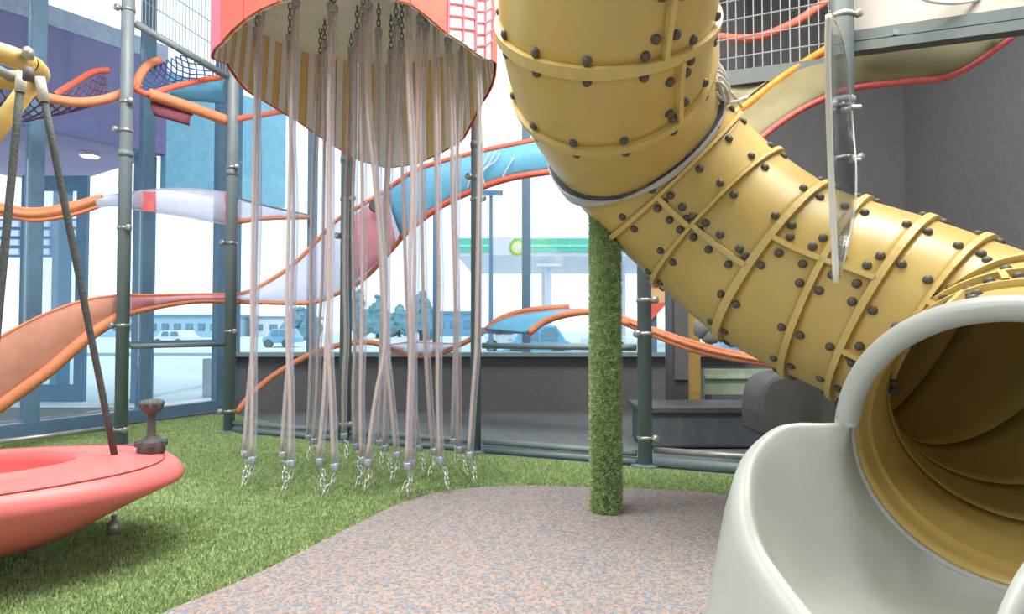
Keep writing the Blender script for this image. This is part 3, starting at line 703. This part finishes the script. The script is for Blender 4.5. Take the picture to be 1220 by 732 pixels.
# low arcs along the window
cord('padded_arc', 'orange padded arc rising from the low rail behind the left hoses', [(282, 492, 6.0), (300, 470, 6.1), (330, 445, 6.2), (375, 420, 6.3), (412, 410, 6.3), (440, 408, 6.3), (464, 414, 6.3), (480, 418, 6.35)], .028, M_orange)
ribbon('ribbon_bridge', 'low lilac sling under the window behind the middle hoses', [(464, 411, 6.3), (490, 408, 6.32), (520, 409, 6.3), (545, 410, 6.22)], [(464, 416, 6.3), (490, 424, 6.34), (520, 423, 6.32), (545, 413, 6.22)], M_lilac, n=14, r=(.008, .022))
cord('padded_arc', 'orange padded arc rising behind the right hoses to the window', [(530, 419, 6.3), (550, 410, 6.2), (575, 396, 6.1), (592, 382, 6.0), (615, 373, 6.0), (645, 368, 5.9), (678, 366, 5.9)], .026, M_orange)
ribbon('ribbon_bridge', 'low blue and orange humped ribbon at the window left of the turf column', [(578, 392, 5.95), (600, 380, 5.95), (640, 372, 5.9), (690, 369, 5.8), (735, 378, 5.6)], [(630, 397, 5.6), (650, 383, 5.6), (680, 374, 5.5), (710, 373, 5.45), (750, 386, 5.4)], M_bluefilm, r=(.01, .03))
ribbon('ribbon_bridge', 'long orange edged ribbon running down right behind the turf column', [(735, 376, 5.6), (775, 391, 5.4), (840, 412, 5.1), (940, 434, 4.7)], [(735, 381, 5.6), (775, 398, 5.4), (840, 421, 5.1), (940, 438, 4.7)], M_orange, r=(.02, .024))
o = MB().box(at(605, 394, 6.2), (.5, .3, .06)).build('trail_shelf', mat('grey_lilac_shelf', (158, 160, 182), .5)); tag(o, 'small grey shelf at the foot of the humped ribbon by the window', 'shelf')
# upper left slings with nets
def net(parent, A, B, C, D, nu, nv, r, m, name='net'):
    """diamond net over the quad A B (top) D C (bottom)"""
    mb = MB()
    def q(u, v): return A.lerp(B, u).lerp(C.lerp(D, u), v)+Vector((0, 0, -.08*math.sin(PI*u)*math.sin(PI*v)))
    for i in range(-nv, nu+1):
        for sg in (1, -1):
            pts = []
            for j in range(nv+1):
                u = (i+j)/nu if sg == 1 else (i+nv-j)/nu
                if 0 <= u <= 1: pts.append(q(u, j/nv))
            if len(pts) > 1: mb.tube(pts, r, 5)
    o = mb.build(name, m, parent); o['kind'] = 'stuff'; return o
t = thing('net_sling', 'dark net with curved orange padded edge at the upper left behind the boat ropes', 'net', tuple(at(60, 140, 5.2)), 'net slings at the upper left')
cord('padded_edge', None, [(-20, 92, 4.9), (28, 105, 5.0), (60, 117, 5.1), (100, 122, 5.2), (140, 114, 5.35), (160, 98, 5.5)], .038, M_orange, parent=t)
cord('padded_edge', None, [(66, 113, 5.4), (90, 98, 5.7), (112, 86, 5.9), (130, 84, 6.0)], .028, M_redorange, parent=t)
net(t, at(-20, 95, 5.1), at(130, 122, 5.3), at(-20, 158, 5.6), at(120, 122, 5.6), 11, 4, .008, M_net)
net(t, at(75, 112, 5.4), at(125, 86, 6.0), at(85, 120, 5.3), at(130, 118, 5.5), 6, 4, .008, M_net)
t = thing('net_sling', 'blue net sling with orange edge just right of the boat post', 'net', tuple(at(220, 100, 5.8)), 'net slings at the upper left')
cord('padded_edge', None, [(160, 108, 5.5), (166, 92, 5.55), (176, 78, 5.65), (190, 72, 5.8)], .036, M_orange, parent=t)
cord('padded_edge', None, [(164, 108, 5.5), (178, 112, 5.5), (205, 104, 5.7), (235, 97, 5.9), (268, 91, 6.1)], .026, M_redorange, parent=t)
net(t, at(176, 80, 5.65), at(220, 64, 6.2), at(170, 108, 5.5), at(265, 92, 6.1), 8, 4, .007, M_bluenet)
cord('padded_arc', 'straight orange padded beam sloping down right under the blue net', [(178, 112, 5.5), (235, 131, 5.8), (278, 147, 6.05)], .05, M_orange)
o = ribbon('dark_red_flap', 'dark red fabric flap hanging under the sloping orange beam', [(182, 116, 5.6), (235, 134, 5.85)], [(184, 138, 5.6), (226, 150, 5.8)], mat('maroon_film', (160, 92, 112), .7, alpha=.85), n=8, r=(0, 0), cat='flap')
o = ribbon('blue_flap', 'translucent blue sheet stretched above the sloping orange beam', [(205, 106, 6.0), (268, 94, 6.3)], [(205, 118, 6.0), (268, 124, 6.3)], M_bluefilm, n=8, r=(0, 0), cat='flap')
cord('padded_arc', 'thin orange tube left of the lining of the jellyfish canopy', [(281, 142, 5.95), (312, 137, 6.6), (335, 133, 7.0), (372, 128, 7.6)], .03, M_redorange, n=8)
# ------------------------------------------------------------------ upper right: deck, barrier, olive slide
a = at(828, 98, 4.9); b = at(1000, 74, 4.35)
t = weldmesh('welded wire mesh barrier behind the yellow tube at the upper right', a.xy, b.xy, a.z, b.z, 1.3, 16, 9, .005, 'wire mesh barriers')
o = MB().beam(a-Vector((.1, 0, .03)), b+Vector((0, 0, -.03)), .09, .11).build('deck_beam', M_beam); tag(o, 'grey steel deck beam below the wire mesh barrier at upper right', 'beam')
cord('orange_hose', 'orange red hose running behind the wire mesh barrier', [(800, 30, 5.2), (850, 43, 5.2), (900, 45, 5.1), (945, 28, 5.0), (975, 8, 5.0), (1000, -8, 5.0)], .034, M_redorange, cat='hose', group=None)
a = at(1014, 46, 4.15); b = at(1260, 12, 3.6)
o = MB().beam(a, b, .08, .07).build('deck_beam', M_beam); tag(o, 'grey steel beam under the beige board at the upper right', 'beam')
o = MB().beam(a-Vector((0, 0, .075)), b-Vector((0, 0, .075)), .1, .06).build('deck_beam', M_beam); tag(o, 'lower steel flange beam right above the olive slide', 'beam')
aa = at(1018, 44, 4.15); bb = at(1260, 10, 3.6)
t = thing('beige_board', 'beige barrier board standing on the steel beam at the upper right', 'board', tuple(aa))
mb = MB(); up = Vector((0, 0, .7)); mb.add([aa, bb, bb+up, aa+up], [(0, 1, 2, 3)]); mb.build('board', mat('beige_board', (168, 164, 155), .6, var=.1, scale=5), t, solid=.03)
for px, py in ((1068, 40), (1140, 30), (1190, 22)):
    c = at(px, py, 4.0); MB().box(c, (.07, .05, .035)).build('bracket', M_steel, t)
c = at(1130, -6, 3.8); mb = MB(); mb.tube([c+Vector((.2*math.cos(q), -.02, .06*math.sin(q))) for q in [2*PI*k/24 for k in range(25)]], .012, 6, False); mb.build('white_loop', M_white, t, True)
ribbon('olive_slide', 'olive open slide underside with orange and red edges at the upper right', [(850, 132, 4.6), (885, 125, 4.55), (925, 98, 4.5), (985, 60, 4.45), (1060, 52, 4.35), (1140, 44, 4.25), (1215, 36, 4.1)],
       [(870, 200, 4.3), (915, 158, 4.3), (960, 128, 4.25), (1015, 106, 4.2), (1075, 98, 4.15), (1140, 88, 4.1), (1215, 38, 4.05)], M_olive, r=(.012, .02), m=M_rededge, em=M_olive, cat='slide', group=None)
cord('padded_arc', 'orange padded edge sloping up right under the wire mesh barrier', [(868, 140, 4.5), (890, 125, 4.5), (925, 98, 4.5), (960, 74, 4.45), (990, 56, 4.4)], .03, mat('bright_orange', (250, 140, 50), .5))
ribbon('olive_apron', 'dull olive strip below the deck beam behind the cord lashing', [(828, 98, 4.8), (900, 92, 4.7), (930, 86, 4.6)], [(828, 128, 4.8), (870, 132, 4.7), (895, 112, 4.6)], mat('dull_olive', (132, 128, 104), .7, var=.3, scale=6), n=10, r=(0, 0), cat='panel', group=None)
# clear acrylic fin in front of the tube
t = thing('clear_panel', 'tall clear acrylic panel with rounded top edge in front of the yellow tube', 'panel', tuple(at(997, 335, 2.42)))
near = [at(*p) for p in spline([(987, 18, 2.45), (986, 60, 2.45), (988, 150, 2.44), (992, 250, 2.42), (996, 338, 2.4)], 24)]
far = [at(*p) for p in spline([(989, 14, 2.5), (1004, 50, 3.2), (1013, 110, 3.9), (1018, 170, 3.9), (1020, 200, 3.6), (1020, 228, 3.0), (1018, 250, 2.7), (1011, 290, 2.47), (1000, 330, 2.42)], 24)]
MB().grid([[a_.lerp(b_, k/4) for k in range(5)] for a_, b_ in zip(near, far)]).build('pane', M_acrylic, t, True, solid=.01)
MB().tube(near, .012, 8).build('edge', M_acryedge, t, True)
MB().tube(far, .005, 6).build('edge', M_acryedge, t, True)
for py in (128, 191): MB().lathe([(.018, -.03), (.018, .03)], at(1019, py, 3.92), (1, 0, 0), 8).build('panel_bolt', M_clamp, t)

# ------------------------------------------------------------------ things beyond the frame, right of centre
t = thing('dark_bench', 'long dark bench block on the floor behind the bottom rail at right', 'bench', (1.75, 5.4, -.02))
MB().box((1.7, 5.5, .14), (1.25, .5, .3)).build('body', mat('slate_box', (92, 98, 104), .7), t, bevel=.02)
MB().box((1.7, 5.5, .30), (1.3, .55, .05)).build('top', M_black, t, bevel=.01)
t = thing('rounded_bench', 'black rounded seat back behind the grey slide exit', 'seat', (1.95, 4.5, -.02))
arc = [at(905, 520, 4.3)]+[at(x, y, 4.3) for x, y, _ in spline([(904, 492, 0), (907, 470, 0), (916, 453, 0), (935, 446, 0), (960, 445, 0), (985, 449, 0), (1012, 462, 0), (1030, 490, 0)], 26)]+[at(1030, 540, 4.3)]
lo = -.02; poly = [Vector((p.x, 4.3, max(p.z, lo))) for p in arc]; n = len(poly)
MB().add(poly+[p+Vector((0, .35, 0)) for p in poly], [tuple(range(n)), tuple(range(2*n-1, n-1, -1))]+[(k, (k+1) % n, n+(k+1) % n, n+k) for k in range(n)]).build('seat_back', M_black, t, bevel=.03)
MB().box((2.1, 4.42, .06), (.7, .3, .16)).build('seat_base', M_black, t, bevel=.02)
t = thing('green_partition', 'pale green low partition seen under the yellow tube', 'partition', (1.95, 6.8, -.02))
a, b = at(838, 440, 6.8), at(960, 470, 6.8)
MB().box(((a.x+b.x)/2, 6.8, (a.z+b.z)/2), (b.x-a.x, .06, a.z-b.z)).build('panel', mat('pale_green', (168, 186, 164), .6), t)
MB().box(((a.x+b.x)/2, 6.75, a.z-.08), (b.x-a.x, .05, .03)).build('rail', mat('pale_green_rail', (196, 206, 190), .5), t)
for x in (a.x+.05, b.x-.05): MB().box((x, 6.8, b.z/2-.01), (.05, .05, b.z+.02)).build('leg', M_black, t)
t = thing('yellow_post', 'slim yellow square post under the yellow tube', 'post', (*at(827, 400, 6.2).xy, -.02))
c = at(827, 400, 6.2); MB().box((c.x, c.y, 1.0), (.09, .09, 2.04)).build('shaft', mat('yellow_paint', (186, 152, 82), .6), t); MB().box((c.x, c.y, 0), (.13, .13, .04)).build('foot', M_black, t)
t = thing('dark_cabinet', 'tall dark cabinet under the yellow tube left of the yellow post', 'cabinet', (*at(804, 400, 6.6).xy, -.02))
a, b = at(796, 330, 6.6), at(820, 378, 6.6); MB().box(((a.x+b.x)/2, 6.6, (a.z-.02)/2), (b.x-a.x, .3, a.z+.02)).build('body', M_black, t)
MB().box(((a.x+b.x)/2, 6.43, a.z*.6), (b.x-a.x-.04, .03, a.z*.6)).build('door', M_dark, t)
t = thing('bunting', 'red and yellow pennant hanging behind the post beneath the tube', 'pennant', tuple(at(780, 372, 7.58)))
for (pts, m_) in (([(770, 330), (790, 330), (806, 344), (772, 344)], M_red), ([(772, 344), (806, 344), (796, 360), (772, 362)], M_stripe), ([(772, 362), (796, 360), (774, 384)], M_red)):
    MB().add([at(x, y, 7.58) for x, y in pts], [tuple(range(len(pts)))]).build('flag_panel', m_, t, solid=.01)
c = at(780, 330, 7.58); MB().tube([c, Vector((c.x, c.y, 5.5))], .008, 6).build('hanging_cord', M_cord, t)
t = thing('grey_bundle', 'rumpled grey fabric bundle lying above the orange ribbon under the tube', 'bundle', tuple(at(850, 405, 5.4)))
for (x, y, s_) in ((838, 390, .09), (852, 386, .1), (866, 396, .09), (848, 400, .09), (872, 406, .06)):
    c = at(x, y, 5.6); mb = MB().lathe([(.01, -s_), (s_*.7, -s_*.7), (s_, 0), (s_*.7, s_*.7), (.01, s_)], c, (.3, .2, 1), 14)
    for v in mb.v:
        q = (v-c); v += q*.35*mnoise.noise(v*14)
    mb.build('fold', mat('grey_cloth', (150, 152, 150), .9, bump=.5), t, True)
o = MB().box(at(880, 500, 6.0), (1.6, .1, .05)).build('floor_rail', M_clamp); tag(o, 'pale metal floor rail in front of the dark bench', 'rail')

# ------------------------------------------------------------------ outside
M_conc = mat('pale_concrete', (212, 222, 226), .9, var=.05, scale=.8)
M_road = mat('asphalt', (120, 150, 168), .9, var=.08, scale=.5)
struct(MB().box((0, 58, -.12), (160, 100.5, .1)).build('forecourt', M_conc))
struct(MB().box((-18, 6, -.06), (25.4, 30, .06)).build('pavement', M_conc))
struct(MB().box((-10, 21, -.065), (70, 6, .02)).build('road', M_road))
GZ = -.07
def tree(x, y, h, r, lab):
    t = thing('tree', lab, 'tree', (x, y, GZ), 'trees across the road')
    MB().tube([(x, y, GZ), (x, y, h*.5)], [.16, .1], 8).build('trunk', mat_trunk, t)
    mb = MB()
    for k in range(16):
        f = k/15; z = h*(.25+.72*f); rr = r*(1-.7*f)*random.uniform(.7, 1); a = random.uniform(0, 6.28)
        c = Vector((x+math.cos(a)*rr*.5, y+math.sin(a)*rr*.5, z)); q = MB().lathe([(.02, -.9), (.7, -.6), (1, 0), (.7, .6), (.02, .9)], (0, 0, 0), (0, 0, 1), 9)
        for v in q.v: v *= rr*.8*(1+.4*mnoise.noise(v*3+c)); v += c
        mb.add(q.v, q.f)
    mb.build('crown', mat_leaf, t)
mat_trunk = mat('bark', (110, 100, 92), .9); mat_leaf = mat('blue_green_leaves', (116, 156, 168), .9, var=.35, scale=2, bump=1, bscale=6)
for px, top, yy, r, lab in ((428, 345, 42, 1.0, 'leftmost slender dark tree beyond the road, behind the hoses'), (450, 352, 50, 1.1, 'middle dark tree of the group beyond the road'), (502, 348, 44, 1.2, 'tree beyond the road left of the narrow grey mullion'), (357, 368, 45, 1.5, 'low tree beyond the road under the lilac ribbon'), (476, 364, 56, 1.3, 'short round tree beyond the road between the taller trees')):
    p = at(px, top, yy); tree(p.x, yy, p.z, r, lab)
def far_box(name, lab, cat, x0, y0, x1, y1, Y, dep, m, parts=()):
    a, b = at(x0, y0, Y), at(x1, y1, Y); t = thing(name, lab, cat, ((a.x+b.x)/2, Y, GZ))
    MB().box(((a.x+b.x)/2, Y+dep/2, (a.z+GZ)/2), (b.x-a.x, dep, a.z-GZ)).build('wall', m, t)
    MB().box(((a.x+b.x)/2, Y+dep/2, a.z+.12), (b.x-a.x+.4, dep+.4, .24)).build('roof', M_road, t)
    n = max(2, int((x1-x0)/14))
    for i in range(n):
        c = at(x0+(x1-x0)*(i+.5)/n, y0, Y); z = GZ+(a.z-GZ)*.5
        w_ = MB().box((c.x, Y-.03, z), ((b.x-a.x)/n*.55, .06, (a.z-GZ)*.35)).build('window_frame', M_glazing, t)
        MB().box((c.x, Y-.07, z), ((b.x-a.x)/n*.45, .04, (a.z-GZ)*.28)).build('pane', M_road, w_)
    return t
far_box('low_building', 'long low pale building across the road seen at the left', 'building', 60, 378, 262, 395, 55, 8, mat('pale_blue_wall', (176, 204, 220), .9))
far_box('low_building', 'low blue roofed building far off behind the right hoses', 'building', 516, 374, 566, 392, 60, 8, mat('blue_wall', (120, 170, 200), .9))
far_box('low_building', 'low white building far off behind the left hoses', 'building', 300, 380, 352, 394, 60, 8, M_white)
# fuel station canopy
cy = 28; a = at(470, 292, cy); b = at(960, 282, cy); z0 = at(600, 305, cy).z; z1 = at(600, 283, cy).z
fs_ = thing('station_canopy', 'white filling station canopy with green fascia beyond the glass', 'canopy', ((a.x+b.x)/2, cy, GZ))
a = at(545, 292, cy)
MB().box(((a.x+b.x)/2, cy+5, (z0+z1)/2), (b.x-a.x, 10, z1-z0)).build('roof_slab', M_white, fs_)
Mg = mat('fascia_green', (112, 206, 178), .5)
MB().box(((a.x+b.x)/2, cy-.06, (z0+z1)/2+.05), (b.x-a.x, .1, (z1-z0)*.72)).build('fascia', Mg, fs_)
MB().box(((a.x+b.x)/2, cy-.13, (z0+z1)/2+.02), (b.x-a.x, .04, .1)).build('fascia_stripe', mat('mint', (160, 235, 205), .5), fs_)
MB().box((at(585, 300, cy).x+.5, cy-.13, (z0+z1)/2), (1.0, .06, z1-z0)).build('fascia_white', M_white, fs_)
ec = at(617, 295, cy-.2)
for R_, n_, m_, dd in ((.42, 18, mat('emblem_green', (150, 205, 110), .5), 0), (.31, 18, mat('emblem_yellow', (250, 236, 130), .5), .03), (.17, 12, M_white, .06)):
    pts = [ec+Vector((R_*math.cos(k*PI/n_)*(1 if k % 2 else .78), -dd, R_*math.sin(k*PI/n_)*(1 if k % 2 else .78))) for k in range(2*n_)]
    MB().add([ec+Vector((0, -dd, 0))]+pts, [(0, k+1, (k+1) % (2*n_)+1) for k in range(2*n_)]).build('emblem', m_, fs_, solid=.02)
for x in (650, 740, 860):
    c = at(x, 390, cy+5); MB().box((c.x, cy+5, z0/2), (.4, .4, z0-GZ*2)).build('column', M_white, fs_)
# lamp posts
for px, ty, Y, lab in ((585, 232, 24, 'thin blue lamp post beyond the glass right of the hoses'), (653, 318, 24, 'pale lamp post in front of the station canopy')):
    p = at(px, ty, Y); t = thing('lamp_post', lab, 'lamp post', (p.x, Y, GZ), 'lamp posts outside')
    mm = M_glazing if px == 585 else M_white
    MB().tube([(p.x, Y, GZ), (p.x, Y, p.z)], [.09, .06] if px == 585 else [.14, .12], 8).build('pole', mm, t)
    MB().box((p.x, Y-.3, p.z), (.9, .5, .12)).build('lamp_head', mm, t, bevel=.03)
# cars
def car(px, py0, py1, Y, wpx, m, lab, cat='car'):
    a = at(px, py1, Y); L_ = wpx/FPX*Y; H_ = (py1-py0)/FPX*Y; x0 = a.x-L_/2; g = GZ; H_ = at(px, py0, Y).z-g
    t = thing('car', lab, cat, (a.x, Y, g), 'parked vehicles outside')
    prof = [(0, .25), (0, .55), (.16, .6), (.28, .95), (.4, 1), (.78, 1), (.92, .62), (1, .55), (1, .25)]
    n = len(prof); vs = [Vector((x0+u*L_, Y+d, g+v*H_)) for d in (0, 1.7) for u, v in prof]
    MB().add(vs, [tuple(range(n)), tuple(range(2*n-1, n-1, -1))]+[(k, (k+1) % n, n+(k+1) % n, n+k) for k in range(n)]).build('body', m, t, bevel=.05)
    for u0, u1 in ((.3, .52), (.56, .8)):
        MB().add([Vector((x0+u*L_, Y-.02, g+v*H_)) for u, v in ((u0, .62), (u1, .62), (u1-.02, .92), (u0+.04, .92))], [(0, 1, 2, 3)]).build('side_window', M_road, t, solid=.02)
    for u in (.2, .8): MB().lathe([(.3*H_*.75, -.05), (.3*H_*.75, .2)], (x0+u*L_, Y, g+.22*H_), (0, 1, 0), 16).build('wheel', M_black, t)
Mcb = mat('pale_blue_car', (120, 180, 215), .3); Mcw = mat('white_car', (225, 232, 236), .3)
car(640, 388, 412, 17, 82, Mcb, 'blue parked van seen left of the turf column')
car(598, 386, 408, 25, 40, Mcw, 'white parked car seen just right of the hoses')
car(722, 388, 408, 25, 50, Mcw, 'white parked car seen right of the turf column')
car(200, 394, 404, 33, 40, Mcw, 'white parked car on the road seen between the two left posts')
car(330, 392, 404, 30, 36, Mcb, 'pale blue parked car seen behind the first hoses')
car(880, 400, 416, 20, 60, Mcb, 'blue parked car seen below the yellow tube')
# neighbouring entrance with purple soffit
Mp = mat('purple_cladding', (160, 146, 190), .7, var=.06, scale=1.5); Mso = mat('lilac_soffit', (186, 164, 196), .7, var=.05, scale=1)
E0 = Vector((-7.3, 5.2, 0)); E1 = Vector((-4.78, 8.75, 0)); edv = (E1-E0).normalized(); eo = Vector((-edv.y, edv.x, 0))
ent = thing('entrance_canopy', 'purple clad entrance canopy with white fascia outside the left glazing', 'canopy', (*((E0+E1)/2).xy, GZ))
zb, zt = 3.35, 4.62
MB().prism([(E0).xy, (E1).xy, (E1+eo*.15).xy, (E0+eo*.15).xy], zb, zt).build('cladding', Mp, ent)
MB().prism([(E0-eo*.02).xy, (E1-eo*.02).xy, (E1+eo*.25).xy, (E0+eo*.25).xy], zt, zt+.24).build('fascia', mat('fascia_lilac', (214, 212, 232), .6), ent)
MB().prism([(E0+eo*.15).xy, (E1+eo*.15).xy, (E1+eo*3.4).xy, (E0+eo*3.4).xy], zb+.02, zb+.2).build('soffit', Mso, ent)
lc = Vector((-5.75, 8.7, 0)); c = at(107, 176, 8.75)
dl = MB().lathe([(.13, zb-.02), (.13, zb+.02)], (c.x, c.y, 0), n=20).build('downlight', M_white, ent)
MB().lathe([(.1, zb-.035), (.1, zb-.015)], (c.x, c.y, 0), n=20).build('lens', mat('lamp_lens', (255, 250, 240), emit=4), dl)
for f, dd in ((.97, .3), (.97, 3.1), (.3, 3.1)):
    p = E0.lerp(E1, f)+eo*dd; MB().box((p.x, p.y, (zb+GZ)/2), (.2, .2, zb-GZ), gang).build('column', M_glazing, ent)
Mcy = mat('cyan_panel', (166, 220, 242), .5, var=.08)
MB().prism([E1.xy, (E1+edv*1.9).xy, (E1+edv*1.9+eo*.15).xy, (E1+eo*.15).xy], 2.9, zt-.1).build('blue_panel', Mcy, ent)
# blue gridded shopfront further out
gY = 13; a, b = at(-30, 260, gY), at(98, 306, gY)
sf = thing('grid_sign', 'blue framed board with rows of white squares outside at the left', 'board', ((a.x+b.x)/2, gY, GZ))
MB().box(((a.x+b.x)/2, gY+.1, (a.z+b.z)/2), (b.x-a.x, .1, a.z-b.z)).build('board', mat('grid_blue', (88, 140, 190), .6), sf)
for i in range(7):
    for j in range(4):
        c = at(-20+i*18+1, 267+j*11, gY); MB().box((c.x, gY+.02, c.z), (.19, .08, .12)).build('square', M_white, sf)
for x in (a.x+.1, b.x-.1): MB().box((x, gY+.1, (b.z+GZ)/2), (.12, .12, b.z-GZ)).build('leg', M_glazing, sf)
# door leaf with blue frame
dY = 8.6; a, b = at(30, 398, dY), at(100, 480, dY)
dr = thing('glass_door', 'blue framed glass door leaf outside at the lower left', 'door', ((a.x+b.x)/2, dY, GZ))
b.z = max(b.z, GZ+.02)
zt2 = at(60, 210, dY).z
for x in (a.x, b.x-.06): MB().box((x, dY, (zt2+GZ)/2), (.14, .06, zt2-GZ)).build('stile', M_glazing, dr)
MB().box(((a.x+b.x)/2, dY, GZ+.14), (b.x-a.x-.16, .05, .26)).build('bottom_rail', M_glazing, dr)
MB().box(((a.x+b.x)/2, dY, zt2-.1), (b.x-a.x-.16, .05, .2)).build('top_rail', M_glazing, dr)
MB().box(((a.x+b.x)/2, dY, zt2/2), (b.x-a.x-.1, .02, zt2-.4)).build('pane', M_glass, dr)
# pale bollard block outside by the corner
a, b = at(246, 427, 9.6), at(262, 478, 9.6)
o = MB().box(((a.x+b.x)/2, 9.6, (a.z+GZ)/2), (b.x-a.x, .25, a.z-GZ)).build('outside_pillar', mat('pale_stone', (206, 206, 214), .8), None, bevel=.01); tag(o, 'pale square stone block outside near the glazing corner', 'block')
